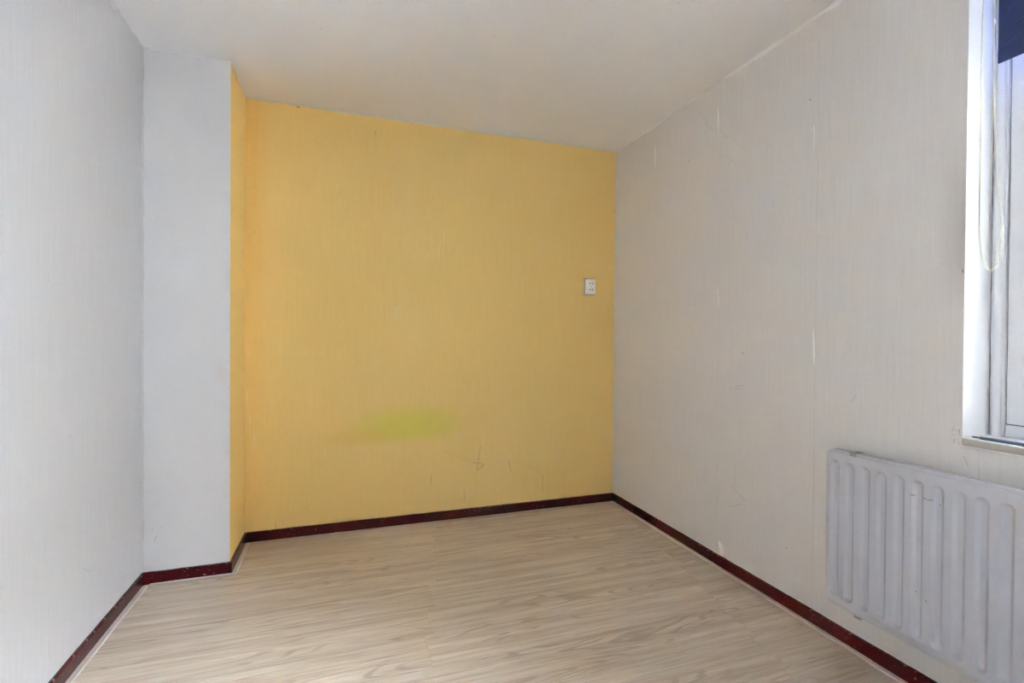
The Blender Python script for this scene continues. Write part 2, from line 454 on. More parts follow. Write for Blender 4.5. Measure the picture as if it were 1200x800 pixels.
def mat_glass():
    t = NT('clear_window_glass')
    out = t.t.nodes['Material Output']
    tr = t.node('ShaderNodeBsdfTransparent')
    tr.inputs[0].default_value = (0.94, 0.96, 0.95, 1)
    gl = t.node('ShaderNodeBsdfGlossy')
    gl.inputs['Roughness'].default_value = 0.02
    fr = t.node('ShaderNodeFresnel')
    fr.inputs['IOR'].default_value = 1.35
    mx = t.node('ShaderNodeMixShader')
    t.put(mx.inputs[0], fr.outputs[0])
    t.put(mx.inputs[1], tr.outputs[0])
    t.put(mx.inputs[2], gl.outputs[0])
    t.put(out.inputs['Surface'], mx.outputs[0])
    return t.m

def mat_blind():
    t = NT('navy_blind_fabric')
    x, y, z = t.sep(t.pos())
    weave = t.math('ADD', t.noise(t.comb(t.math('MULTIPLY', y, 900.0), 0.0, t.math('MULTIPLY', z, 60.0)), 1.0, 2.0),
                   t.noise(t.comb(t.math('MULTIPLY', y, 60.0), 0.0, t.math('MULTIPLY', z, 900.0)), 1.0, 2.0))
    c = t.mix(t.ss(weave, 0.7, 1.3), (0.030, 0.045, 0.135), (0.050, 0.070, 0.19))
    cr = t.strokes(y, z, [((0.945,2.062),(0.90,2.078)),((0.93,2.165),(0.87,2.20)),((0.91,2.12),(0.87,2.13))], 0.0018)
    c = t.mix(t.math('MULTIPLY', cr, 0.14), c, (0.2, 0.23, 0.36))
    return t.done(c, 0.8, t.bump(weave, 0.15, 0.0006), Specular_IOR_Level=0.3)

M = dict(
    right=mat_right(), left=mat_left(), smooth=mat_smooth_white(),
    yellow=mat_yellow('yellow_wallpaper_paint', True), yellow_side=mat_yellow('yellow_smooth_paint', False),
    ceiling=mat_ceiling(), floor=mat_floor(),
    maroon=mat_maroon('maroon_gloss_paint', (0.060, 0.0042, 0.0064)),
    maroon_worn=mat_maroon('worn_maroon_gloss_paint', (0.09, 0.02, 0.015), 0.8),
    strip=plain('pale_oak_edging', (0.62, 0.55, 0.50), 0.4, 0.25),
    strip_edge=plain('pale_edging_lip', (0.70, 0.66, 0.62), 0.4),
    caulk=plain('white_acrylic_caulk', (0.72, 0.71, 0.70), 0.6, 0.3, 0.3),
    lit_edge=plain('highlit_paper_edge', (0.90, 0.90, 0.90), 0.7),  # whitened so the lifted seams look as if they catch the light
    filler=plain('white_paint_crumbs', (0.75, 0.75, 0.76), 0.7),
    screed=plain('grey_screed', (0.35, 0.34, 0.33), 0.9, 0.2),
    radiator=mat_radiator(), frame=mat_frame(), glass=mat_glass(), blind=mat_blind(),
    reveal=plain('white_reveal_paint', (0.80, 0.80, 0.80), 0.6, 0.10, 0.15),
    clip=plain('galvanised_clip', (0.42, 0.41, 0.39), 0.4, 0.3, Metallic=0.6),
    gasket=plain('dark_joint_gap', (0.05, 0.05, 0.055), 0.8),
    socket=plain('ivory_plastic', (0.91, 0.905, 0.89), 0.35),
    socket_base=plain('aged_ivory_plastic', (0.56, 0.47, 0.31), 0.45, 0.2),
    hole=plain('black_hole', (0.015, 0.013, 0.012), 0.6),
    screw=plain('dull_screw', (0.22, 0.20, 0.17), 0.4, Metallic=0.7),
    chain=plain('cream_plastic_chain', (0.78, 0.73, 0.58), 0.4),
    connector=plain('clear_white_plastic', (0.80, 0.82, 0.84), 0.25),
    rod=plain('blue_grey_metal', (0.14, 0.17, 0.23), 0.35, 0.2, Metallic=0.4),
    steel=plain('brushed_steel', (0.45, 0.45, 0.46), 0.35, Metallic=0.9),
)

# ------------------------------------------------------------------ room shell
floor = tag(boxes('floor', [((XL-0.15, YN-0.15, -0.14), (XR+WT, YB+0.15, -0.0085))], M['screed']),
            'pale limed oak laminate floor laid in long planks', 'floor', kind='structure')
ceiling = tag(boxes('ceiling', [((XL-0.15, YN-0.15, H), (XR+WT, YB+0.15, H+0.14))], M['ceiling']),
              'plain off-white plaster ceiling', 'ceiling', kind='structure')
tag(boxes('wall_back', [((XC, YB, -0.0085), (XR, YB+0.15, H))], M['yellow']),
    'yellow painted wallpaper wall with a green stain and scratches', 'wall', kind='structure')
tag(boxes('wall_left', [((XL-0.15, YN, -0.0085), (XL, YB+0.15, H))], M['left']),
    'white papered wall beside the chimney breast', 'wall', kind='structure')
tag(boxes('wall_near', [((XL-0.15, YN-0.15, -0.0085), (XR+WT, YN, H))], M['smooth']),
    'plain white wall behind the viewer', 'wall', kind='structure')

# chimney breast: white front, yellow side
bm = bmesh.new()
for f in box(bm, (XL, YC, -0.0085), (XC, YB+0.15, H)):
    f.material_index = 1 if f.calc_center_median().x > XC - 1e-4 else 0
bmesh.ops.recalc_face_normals(bm, faces=bm.faces)
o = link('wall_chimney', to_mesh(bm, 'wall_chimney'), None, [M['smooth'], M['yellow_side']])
tag(o, 'narrow chimney breast with smooth white front and yellow side', 'wall', kind='structure')

# right wall with the window opening; reveals painted brighter white
bm = bmesh.new()
y0, y1 = YN, YB + 0.15
for a, b in (((XR, WIN_Y1, -0.0085), (XR+WT, y1, H)), ((XR, y0, -0.0085), (XR+WT, WIN_Y0, H)),
             ((XR, WIN_Y0, -0.0085), (XR+WT, WIN_Y1, WIN_Z0-0.028)), ((XR, WIN_Y0, WIN_Z1), (XR+WT, WIN_Y1, H))):
    box(bm, a, b)
bmesh.ops.recalc_face_normals(bm, faces=bm.faces)
for f in bm.faces:
    c, n = f.calc_center_median(), f.normal
    if c.x > XR + 0.01 and c.x < XR + WT - 0.01 and WIN_Y0-0.01 < c.y < WIN_Y1+0.01 and WIN_Z0-0.05 < c.z < WIN_Z1+0.01:
        f.material_index = 1
    elif c.x > XR + 0.01 and abs(c.y - WIN_Y1) < 0.001:
        f.material_index = 1
wall_right = link('wall_right', to_mesh(bm, 'wall_right'), None, [M['right'], M['reveal']])
tag(wall_right, 'warm white fibre-textured wallpaper wall with visible seams around the window', 'wall', kind='structure')

# lifted wallpaper edges along the seams
def lifted(ya, za, yb, zb, wd=0.007, ht=0.0035):
    bm = bmesh.new()
    n = 8
    rows = []
    for i in range(n+1):
        s = i/n
        k = math.sin(math.pi*s)**0.6 if 0 < s < 1 else 0.02
        yy, zz = ya + (yb-ya)*s, za + (zb-za)*s
        rows.append([bm.verts.new((XR+0.0002, yy+wd*k*0.12, zz)), bm.verts.new((XR-ht*k, yy, zz)),
                     bm.verts.new((XR-ht*k*0.5, yy-wd*k*0.5, zz)), bm.verts.new((XR+0.0002, yy-wd*k, zz))])
    for a, b in zip(rows, rows[1:]):
        for k in range(3):
            bm.faces.new((a[k], a[k+1], b[k+1], b[k]))
    return link('lifted_paper_edge', to_mesh(bm, 'lifted_paper_edge'), wall_right, M['lit_edge'])
for q in ((2.633,2.386,2.635,2.227), (1.533,2.062,1.529,1.937), (2.091,2.377,2.083,2.236), (2.076,1.443,2.071,1.31), (1.523,1.218,1.517,1.056)):
    lifted(*q)
lifted(2.046, 0.128, 2.024, 0.056, 0.024, 0.010)

# ------------------------------------------------------------------ laminate planks (children of the floor)
PW, PL, GAP = 0.198, 1.285, 0.00035
plank_mesh = {}
def plank(xa, xb, ya, yb):
    sx, sy = xb - xa - 2*GAP, yb - ya - 2*GAP
    if sx < 0.01 or sy < 0.01:
        return
    key = (round(sx, 4), round(sy, 4))
    if key not in plank_mesh:
        bm = bmesh.new()
        fs = box(bm, (-sx/2, -sy/2, -0.0084), (sx/2, sy/2, 0.0))
        top = [e for e in bm.edges if all(v.co.z > -0.001 for v in e.verts)]
        bmesh.ops.bevel(bm, geom=top, offset=0.0004, segments=1, affect='EDGES')
        me = to_mesh(bm, 'plank')
        me.materials.append(M['floor'])
        plank_mesh[key] = me
    o = link('plank', plank_mesh[key], floor)
    o.location = ((xa+xb)/2, (ya+yb)/2, 0.0)
row = 0
while True:
    yb = 3.106 - PW*row
    ya = max(yb - PW, YN)
    if yb <= YN + 0.01:
        break
    left = XC if ya > YC - 0.03 else XL
    j = 0.533 - 0.0385*row
    while j > left: j -= PL
    while j < XR:
        plank(max(j, left), min(j+PL, XR), ya, yb)
        j += PL
    row += 1

# ------------------------------------------------------------------ skirting boards
def skirting(name, a, b, n, mat, label, ends=(0, 0), seed=0):
    """a-b: wall line on plan, n: direction into the room; slightly uneven painted top"""
    rnd = random.Random(seed)
    a, b, n = Vector((*a, 0)), Vector((*b, 0)), Vector((*n, 0))
    L = (b-a).length
    t = (b-a)/L
    k = max(4, int(L/0.04))
    bm = bmesh.new()
    rows = []
    prof = [(0, 0.0002), (BB_T, 0.0002), (BB_T, BB_H-0.004), (BB_T-0.004, BB_H), (0, BB_H+0.0005)]
    for i in range(k+1):
        s = i/k
        rowv = []
        for q, (d, z) in enumerate(prof):
            along = -ends[0]*d + (L + (ends[0]+ends[1])*d)*s
            dz = rnd.uniform(-0.0008, 0.0008) if q == 4 else 0
            rowv.append(bm.verts.new(a + t*along + n*(d+0.0001) + Vector((0, 0, z+dz))))
        rows.append(rowv)
    for r0, r1 in zip(rows, rows[1:]):
        for q in range(5):
            bm.faces.new((r0[q], r0[(q+1) % 5], r1[(q+1) % 5], r1[q]))
    bm.faces.new(rows[0]); bm.faces.new(rows[-1][::-1])
    o = link(name, to_mesh(bm, name), None, mat)
    return tag(o, label, 'skirting board', kind='structure')
skirting('baseboard_left', (XL, YN), (XL, YC), (1, 0), M['maroon'], 'glossy maroon skirting board along the white left wall', (0, -1), 1)
skirting('baseboard_chimney', (XL, YC), (XC, YC), (0, -1), M['maroon'], 'maroon skirting board on the white front of the chimney breast', (0, 1), 2)
skirting('baseboard_alcove', (XC, YC), (XC, YB), (1, 0), M['maroon_worn'], 'worn brownish skirting board on the yellow side of the chimney breast', (1, -1), 3)
skirting('baseboard_back', (XC, YB), (XR, YB), (0, -1), M['maroon'], 'long maroon skirting board under the yellow wall', (0, 0), 4)
skirting('baseboard_right', (XR, YB-BB_T), (XR, YN), (-1, 0), M['maroon'], 'chipped maroon skirting board below the radiator wall', (0, 0), 5)

# flat edging strips covering the ends of the planks
def edging(name, xa, xb, ya, yb, side, label):
    """side = +1: strip lies right of its skirting (left wall), -1: left of it (right wall)"""
    hgt = 0.004
    prof = [(0, 0.0002), (0, hgt), (0.016, hgt), (0.0195, hgt), (0.0225, 0.0012), (0.0225, 0.0002)]
    x0 = xa if side > 0 else xb
    bm = bmesh.new()
    ra = [bm.verts.new((x0 + side*d, ya, z)) for d, z in prof]
    rb = [bm.verts.new((x0 + side*d, yb, z)) for d, z in prof]
    m = len(prof)
    for q in range(m):
        f = bm.faces.new((ra[q], ra[(q+1) % m], rb[(q+1) % m], rb[q]))
        if q in (2, 3):
            f.material_index = 1
    bm.faces.new(ra); bm.faces.new(rb[::-1])
    o = link(name, to_mesh(bm, name), None, [M['strip'], M['strip_edge']])
    return tag(o, label, 'edging strip', kind='structure')
xl = XL + BB_T + 0.0003
xr = XR - BB_T - 0.0003
edging('trim_1', xl, 0, YN, YC - 0.030, 1, 'pale flat edging strip on the floor along the white left wall')
edging('trim_2', XC + BB_T + 0.0003, 0, YC - 0.006, YB - BB_T - 0.012, 1, 'short pale edging strip on the floor beside the chimney breast')
edging('trim_3', 0, xr, 1.256, YB - BB_T - 0.012, -1, 'long pale edging strip running from the yellow wall to a joint near the radiator')
edging('trim_4', 0, xr - 0.0015, YN, 1.2515, -1, 'pale edging strip under the radiator beyond the dark joint')

# white paint line under the chimney breast skirting
bm = bmesh.new()
rnd = random.Random(3)
k = 24
yf = YC - BB_T - 0.0002
rows = []
for i in range(k+1):
    x = XL + 0.036 + (XC + BB_T + 0.022 - XL - 0.036)*i/k
    d = 0.0035 + rnd.uniform(-0.0012, 0.0015)
    rows.append([bm.verts.new((x, yf, 0.0002)), bm.verts.new((x, yf, 0.0042)), bm.verts.new((x, yf-d, 0.0030)), bm.verts.new((x, yf-d-0.001, 0.0002))])
for a, b in zip(rows, rows[1:]):
    for q in range(4):
        bm.faces.new((a[q], a[(q+1) % 4], b[(q+1) % 4], b[q]))
bm.faces.new(rows[0]); bm.faces.new(rows[-1][::-1])
tag(link('trim_5', to_mesh(bm, 'trim_5'), None, M['caulk']), 'thin white caulk line under the chimney breast skirting', 'caulk', kind='structure')

# crumbs of white paint at the foot of the yellow wall's skirting
bm = bmesh.new()
rnd = random.Random(11)
for i in range(46):
    x = rnd.choice((rnd.uniform(-0.06, 0.16), rnd.uniform(-0.045, 0.0), rnd.uniform(-0.25, 0.35)))
    s = rnd.uniform(0.0012, 0.0042) if -0.05 < x < 0.01 else rnd.uniform(0.0008, 0.002)
    y = YB - BB_T - s - rnd.uniform(0.0, 0.002)
    a = [bm.verts.new((x + s*rnd.uniform(0.6, 1.8)*math.cos(q), y + s*0.8*math.sin(q), 0.0001)) for q in (0.3, 1.9, 3.4, 5.0)]
    tp = bm.verts.new((x, y, s*rnd.uniform(0.5, 1.1)))
    for q in range(4):
        bm.faces.new((a[q], a[(q+1) % 4], tp))
    bm.faces.new(a[::-1])
o = link('paint_crumbs', to_mesh(bm, 'paint_crumbs'), None, M['filler'])
tag(o, 'white paint crumbs on the floor along the skirting under the yellow wall', 'paint crumbs', kind='stuff')

# lumpy caulk beads in the ceiling corners
def bead(name, a, b, n1, n2, r, mat, label, seed):
    rnd = random.Random(seed)
    a, b, n1, n2 = Vector(a), Vector(b), Vector(n1), Vector(n2)
    k = int((b-a).length/0.03)
    bm = bmesh.new()
    rows = []
    for i in range(k+1):
        p = a + (b-a)*(i/k)
        q1, q2 = r*rnd.uniform(0.55, 1.35), r*rnd.uniform(0.55, 1.35)
        rows.append([bm.verts.new(p), bm.verts.new(p + n1*q1), bm.verts.new(p + (n1*q1+n2*q2)*0.36), bm.verts.new(p + n2*q2)])
    for u, v in zip(rows, rows[1:]):
        for q in range(4):
            bm.faces.new((u[q], u[(q+1) % 4], v[(q+1) % 4], v[q]))
    bm.faces.new(rows[0]); bm.faces.new(rows[-1][::-1])
    return tag(link(name, to_mesh(bm, name, True, 50), None, mat), label, 'caulk', kind='structure')
e = 0.0002
bead('trim_6', (XR-e, YB-0.004, H-e), (XR-e, YN+0.01, H-e), (-1,0,0), (0,0,-1), 0.012, M['ceiling'], 'lumpy off-white caulk where the papered window wall meets the ceiling', 21)
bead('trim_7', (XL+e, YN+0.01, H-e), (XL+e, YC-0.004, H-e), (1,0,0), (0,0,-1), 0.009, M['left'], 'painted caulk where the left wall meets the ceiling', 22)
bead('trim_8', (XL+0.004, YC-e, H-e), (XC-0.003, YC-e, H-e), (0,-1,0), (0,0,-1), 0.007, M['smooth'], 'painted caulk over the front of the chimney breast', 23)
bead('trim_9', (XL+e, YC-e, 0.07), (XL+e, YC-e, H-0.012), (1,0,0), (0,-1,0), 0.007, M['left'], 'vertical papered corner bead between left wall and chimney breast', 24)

# ------------------------------------------------------------------ window
Wn = bpy.data.objects.new('window_1', None)
COL.objects.link(Wn)
Wn.location = (FRX, (WIN_Y0+WIN_Y1)/2, WIN_Z0)
tag(Wn, 'white wooden casement window in a deep white reveal', 'window', kind='structure')
WM = Matrix.Translation(-Wn.location)
def wpart(name, lst, mat, parent=None, bevel=0.0, seg=1):
    bm = bmesh.new()
    for a, b in lst:
        box(bm, a, b, bevel, seg)
    bmesh.ops.transform(bm, matrix=WM, verts=bm.verts)
    return link(name, to_mesh(bm, name), parent or Wn, mat)
e = 0.0006
FX1 = FRX + 0.085
y0, y1, z0, z1 = WIN_Y0+e, WIN_Y1-e, WIN_Z0+0.0005, WIN_Z1-e
fwid = 0.036
wpart('frame_jamb', [((FRX, y1-fwid, z0), (FX1, y1, z1))], M['frame'], bevel=0.0015)
wpart('frame_jamb', [((FRX, y0, z0), (FX1, y0+fwid, z1))], M['frame'], bevel=0.0015)
wpart('frame_head', [((FRX, y0+fwid, z1-0.04), (FX1, y1-fwid, z1))], M['frame'], bevel=0.0015)
wpart('frame_bottom_rail', [((FRX+0.006, y0+fwid, z0), (FX1, y1-fwid, 0.906))], M['frame'], bevel=0.002)
ym = (y0+y1)/2
wpart('mullion', [((FRX, ym-0.03, 0.906), (FX1, ym+0.03, z1-0.04))], M['frame'], bevel=0.002)
# rounded draught bead planted on the jamb
for yy in (y1-0.0195, y0+0.0195):
    bm = bmesh.new()
    n = 8
    prof = [(FRX+0.001, yy-0.0125)] + [(FRX - 0.013*math.sin(math.pi*i/n)**0.7, yy - 0.0125*math.cos(math.pi*i/n)) for i in range(1, n)] + [(FRX+0.001, yy+0.0125)]
    lo = [bm.verts.new((x, y, z0+0.001)) for x, y in prof]
    hi = [bm.verts.new((x, y, z1)) for x, y in prof]
    for q in range(len(prof)-1):
        bm.faces.new((lo[q], lo[q+1], hi[q+1], hi[q]))
    bm.faces.new(lo); bm.faces.new(hi[::-1]); bm.faces.new((lo[0], hi[0], hi[-1], lo[-1]))
    bmesh.ops.transform(bm, matrix=WM, verts=bm.verts)
    link('jamb_bead', to_mesh(bm, 'jamb_bead', True, 60), Wn, M['frame'])
# sashes with glass
SX0, SX1 = FRX + 0.008, FRX + 0.055
def sash(ya, yb):
    za, zb, wd = 0.909, z1-0.043, 0.052
    s = wpart('sash', [((SX0, yb-wd, za), (SX1, yb, zb)), ((SX0, ya, za), (SX1, ya+wd, zb)),
                       ((SX0, ya+wd, za), (SX1, yb-wd, za+0.07)), ((SX0, ya+wd, zb-wd), (SX1, yb-wd, zb))], M['frame'], bevel=0.0015)
    b = 0.014
    ia, ib, ja, jb = ya+wd-b, yb-wd+b, za+0.07-b, zb-wd+b
    for nm, lst in (('glazing_bead', ((SX0-0.006, ib-b, ja), (SX0+0.004, ib, jb))), ('glazing_bead', ((SX0-0.006, ia, ja), (SX0+0.004, ia+b, jb))),
                    ('glazing_bead', ((SX0-0.006, ia+b, ja), (SX0+0.004, ib-b, ja+b))), ('glazing_bead', ((SX0-0.006, ia+b, jb-b), (SX0+0.004, ib-b, jb)))):
        wpart(nm, [lst], M['frame'], s, bevel=0.002)
    p = wpart('pane', [((SX0+0.018, ya+wd+0.0005, za+0.0705), (SX0+0.022, yb-wd-0.0005, zb-wd-0.0005))], M['glass'], s)
    return s
sash(ym+0.033, y1-fwid-0.003)
sash(y0+fwid+0.003, ym-0.033)
wpart('joint_seal', [((SX0+0.004, y0+fwid+0.001, 0.9062), (SX0+0.03, y1-fwid-0.001, 0.9088))], M['gasket'])
# dark rubber joint between jamb and sash, cracked joint between jamb and reveal
wpart('joint_seal', [((SX0+0.006, y1-fwid-0.0028, 0.907), (SX0+0.01, y1-fwid-0.0002, z1-0.041))], M['gasket'])
bm = bmesh.new()
rnd = random.Random(5)
rows = []
for i in range(61):
    zz = z0 + 0.004 + (z1-z0-0.01)*i/60
    d = 0.0009 + max(0, rnd.uniform(-0.0008, 0.0010))
    rows.append([bm.verts.new((FRX-0.0005, y1+0.0003, zz)), bm.verts.new((FRX-0.0005, y1-d, zz)), bm.verts.new((FRX-d, y1+0.0003, zz))])
for u, v in zip(rows, rows[1:]):
    for q in range(3):
        bm.faces.new((u[q], u[(q+1) % 3], v[(q+1) % 3], v[q]))
bmesh.ops.transform(bm, matrix=WM, verts=bm.verts)
link('cracked_joint', to_mesh(bm, 'cracked_joint'), Wn, plain('grey_crack', (0.30, 0.30, 0.34), 0.8, 0.5))
# sill board, a little proud of the wall
bm = bmesh.new()
box(bm, (XR-0.002, WIN_Y0+e, WIN_Z0-0.027), (FRX+0.02, WIN_Y1-e, WIN_Z0), 0.0)
bmesh.ops.remove_doubles(bm, verts=bm.verts, dist=0.00001)
bmesh.ops.transform(bm, matrix=WM, verts=bm.verts)
sill = link('window_sill', to_mesh(bm, 'window_sill'), Wn, plain('white_sill_paint', (0.82, 0.82, 0.82), 0.45, 0.1, 0.1))
lip = wpart('sill_edge', [((XR-0.007, WIN_Y0-0.012, WIN_Z0-0.0215), (XR-0.0022, WIN_Y1-0.001, WIN_Z0-0.0010))],
            plain('aged_beige_sill_edge', (0.47, 0.45, 0.41), 0.5, 0.3), sill, bevel=0.0012)
lip['label'] = 'aged beige front edge of the sill'
# outer sill
wpart('outer_sill', [((FX1, WIN_Y0+e, WIN_Z0-0.026), (XR+WT+0.04, WIN_Y1-e, WIN_Z0-0.006))], M['caulk'])

# ------------------------------------------------------------------ radiator
RY1, RZ0, RZ1, NR, PITCHR = 1.402, 0.164, 0.7545, 24, 0.0568
RY0 = RY1 - 0.04 - PITCHR*(NR-1) - 0.04
RXF = XR - 0.075                                   # front sheet
rad = bpy.data.objects.new('radiator', None)
COL.objects.link(rad)
rad.location = (XR - 0.06, (RY0+RY1)/2, RZ0)
tag(rad, 'light grey enamelled panel radiator with pressed vertical grooves below the window', 'radiator')
RM = Matrix.Translation(-rad.location)
def rrect(inset, rad_, n=8):
    ya, yb, za, zb = RY0+inset, RY1-inset, RZ0+inset, RZ1-inset
    r = max(rad_-inset, 0.004)
    out = []
    for cy, cz, a0 in ((yb-r, zb-r, 0), (ya+r, zb-r, 90), (ya+r, za+r, 180), (yb-r, za+r, 270)):
        for i in range(n+1):
            a = math.radians(a0 + 90*i/n)
            out.append((cy + r*math.cos(a), cz + r*math.sin(a)))
    return out
bm = bmesh.new()
rings = []
R0 = 0.030
for ins, x in ((0.0015, RXF+0.036), (0.0, RXF+0.034), (0.0, RXF+0.0085), (0.0012, RXF+0.0068), (0.0065, RXF+0.0064), (0.0080, RXF+0.0052),
               (0.0092, RXF+0.0012), (0.0112, RXF)):
    rings.append([bm.verts.new((x, y, z)) for y, z in rrect(ins, R0)])
for a, b in zip(rings, rings[1:]):
    for q in range(len(a)):
        bm.faces.new((a[q], a[(q+1) % len(a)], b[(q+1) % len(a)], b[q]))
bm.faces.new(rings[0])
# front sheet with an opening for every pressed groove
RR, RL, GZC = 0.0185, (0.716-0.199)/2 - 0.0185, (0.716+0.199)/2
def stadium(r):
    return [(r*math.cos(math.pi*i/14), RL + r*math.sin(math.pi*i/14)) for i in range(15)] + \
           [(-r*math.cos(math.pi*i/14), -RL - r*math.sin(math.pi*i/14)) for i in range(15)]
outer = list(rings[-1])
loops = [[v.co.copy() for v in outer]]
pool = list(outer)
for i in range(NR):
    hole = [bm.verts.new((RXF, 1.362 - PITCHR*i + y, GZC + z)) for y, z in stadium(RR)]
    pool += hole
    loops.append([v.co.copy() for v in hole])
for tri in tessellate_polygon(loops):
    bm.faces.new([pool[k] for k in tri])
bmesh.ops.transform(bm, matrix=RM, verts=bm.verts)
link('panel', to_mesh(bm, 'panel', True, 40), rad, M['radiator'])
# one pressed groove, shared by all copies
bm = bmesh.new()
prof = [(0.0, 0.0), (0.0010, 0.0002), (0.0022, 0.0010), (0.0095, 0.0074), (0.0110, 0.0083), (0.0125, 0.0086), (0.0168, 0.0087)]
rings = [[bm.verts.new((hh, y, z)) for y, z in stadium(RR - d)] for d, hh in prof]
for a, b in zip(rings, rings[1:]):
    for q in range(len(a)):
        bm.faces.new((a[q], a[(q+1) % len(a)], b[(q+1) % len(a)], b[q]))
bm.faces.new(rings[-1])
bmesh.ops.recalc_face_normals(bm, faces=bm.faces)
if sum(f.normal.x for f in bm.faces) > 0:
    bmesh.ops.reverse_faces(bm, faces=bm.faces)
groove_me = bpy.data.meshes.new('groove')
bm.to_mesh(groove_me)
bm.free()
for p in groove_me.polygons:
    p.use_smooth = True
groove_me.materials.append(M['radiator'])
for i in range(NR):
    o = link('groove', groove_me, rad)
    o.location = Vector((RXF, 1.362 - PITCHR*i, GZC)) - rad.location
# hanging brackets with clips over the flange
for yy in (1.293, 0.70, 0.10):
    bm = bmesh.new()
    box(bm, (RXF+0.036, yy-0.014, RZ0+0.02), (XR-0.0002, yy+0.014, RZ1-0.03), 0.001)
    bmesh.ops.transform(bm, matrix=RM, verts=bm.verts)
    br = link('wall_bracket', to_mesh(bm, 'wall_bracket'), rad, M['clip'])
    bm = bmesh.new()
    box(bm, (RXF-0.0022, yy-0.012, RZ1-0.011), (RXF+0.0002, yy+0.012, RZ1+0.0025), 0.0008)
    box(bm, (RXF-0.0022, yy-0.012, RZ1+0.0005), (RXF+0.040, yy+0.012, RZ1+0.0030), 0.0008)
    bmesh.ops.transform(bm, matrix=RM, verts=bm.verts)
    link('clip', to_mesh(bm, 'clip'), br, M['clip'])
    bm = bmesh.new()
    box(bm, (RXF+0.004, yy-0.030, RZ0-0.0075), (RXF+0.030, yy-0.006, RZ0-0.0002), 0.001)
    bmesh.ops.transform(bm, matrix=RM, verts=bm.verts)
    link('clip', to_mesh(bm, 'clip'), br, M['clip'])

# ------------------------------------------------------------------ wall socket
sock = bpy.data.objects.new('wall_socket', None)
COL.objects.link(sock)
SXC, SZC = 1.6225, 1.525
sock.location = (SXC, YB, SZC)
tag(sock, 'ivory surface-mounted double wall socket on the yellow wall', 'socket')
def rbox(bm, hx, hz, ya, yb, inset):
    box(bm, (-hx, -ya, -hz), (hx, -yb, hz), inset, 3)
bm = bmesh.new()
rbox(bm, 0.0415, 0.0600, 0.0002, 0.020, 0.004)
link('back_box', to_mesh(bm, 'back_box', True, 40), sock, M['socket_base'])
bm = bmesh.new()
rbox(bm, 0.0335, 0.0505, 0.0198, 0.046, 0.0035)
cover = link('cover', to_mesh(bm, 'cover', True, 40), sock, M['socket'])
yf = -0.046
for zc in (0.0215, -0.0215):
    bm = bmesh.new()
    n = 32
    rr = [(0.0200, -0.0001), (0.0200, 0.0022), (0.0190, 0.0028), (0.0178, 0.0024), (0.0168, 0.0002), (0.0160, 0.00025)]
    rings = [[bm.verts.new((r*math.cos(2*math.pi*k/n), yf-d, zc + r*math.sin(2*math.pi*k/n))) for k in range(n)] for r, d in rr]
    for a, b in zip(rings, rings[1:]):
        for k in range(n):
            bm.faces.new((a[k], a[(k+1) % n], b[(k+1) % n], b[k]))
    bm.faces.new(rings[-1])
    face = link('outlet', to_mesh(bm, 'outlet', True, 40), sock, M['socket'])
    for xx in (-0.0095, 0.0095):
        bm = bmesh.new()
        tube(bm, [(xx, yf-0.0003, zc), (xx, yf-0.0008, zc)], 0.0046, 14)
        link('pin_hole', to_mesh(bm, 'pin_hole'), face, M['hole'])
bm = bmesh.new()
tube(bm, [(0, yf-0.0001, 0), (0, yf-0.0014, 0)], [0.0046, 0.0036], 14)
link('screw', to_mesh(bm, 'screw'), sock, M['screw'])

# ------------------------------------------------------------------ roller blind
BX, BY1, BY0, BZ0, BZT = 1.888, 0.9525, -0.68, 2.016, 2.318
blind = bpy.data.objects.new('roller_blind', None)
COL.objects.link(blind)
blind.location = (BX, (BY0+BY1)/2, BZ0)
tag(blind, 'navy blue fabric roller blind rolled up at the top of the window', 'blind')
BM_ = Matrix.Translation(-blind.location)
def bpart(name, bm, mat, parent=None, smooth=False, ang=40):
    bmesh.ops.transform(bm, matrix=BM_, verts=bm.verts)
    return link(name, to_mesh(bm, name, smooth, ang if smooth else None), parent or blind, mat)
bm = bmesh.new()
box(bm, (BX-0.0006, BY0, BZ0+0.004), (BX+0.0006, BY1, BZT))
fab = bpart('fabric', bm, M['blind'])
bm = bmesh.new()
box(bm, (BX-0.0030, BY0, BZ0), (BX+0.0030, BY1, BZ0+0.034), 0.0022, 2)
bpart('hem_bar', bm, M['blind'], fab, True, 50)
bm = bmesh.new()
tube(bm, [(BX+0.019, BY0, BZT+0.004), (BX+0.019, BY1, BZT+0.004)], 0.020, 24)
bpart('roller_tube', bm, M['blind'], None, True)
for yy, s in ((BY1, 1), (BY0, -1)):
    bm = bmesh.new()
    ya, yb = sorted((yy + s*0.001, yy + s*0.012))
    tube(bm, [(BX+0.0, ya, BZT+0.004), (BX+0.0, yb, BZT+0.004)], 0.022, 24)
    if s > 0:
        bpart('chain_wheel', bm, M['connector'], None, True)
    else:
        bpart('end_plug', bm, M['connector'], None, True)
    bm = bmesh.new()
    ya, yb = sorted((yy + s*0.030, yy + s*0.033))
    box(bm, (BX-0.022, ya, BZT-0.02), (BX+0.03, yb, WIN_Z1-0.0005), 0.0006)
    ya, yb = sorted((yy + s*0.0125, yy + s*0.033))
    box(bm, (BX-0.010, ya, BZT-0.004), (BX+0.010, yb, BZT+0.012), 0.0006)
    bpart('end_bracket', bm, M['steel'])
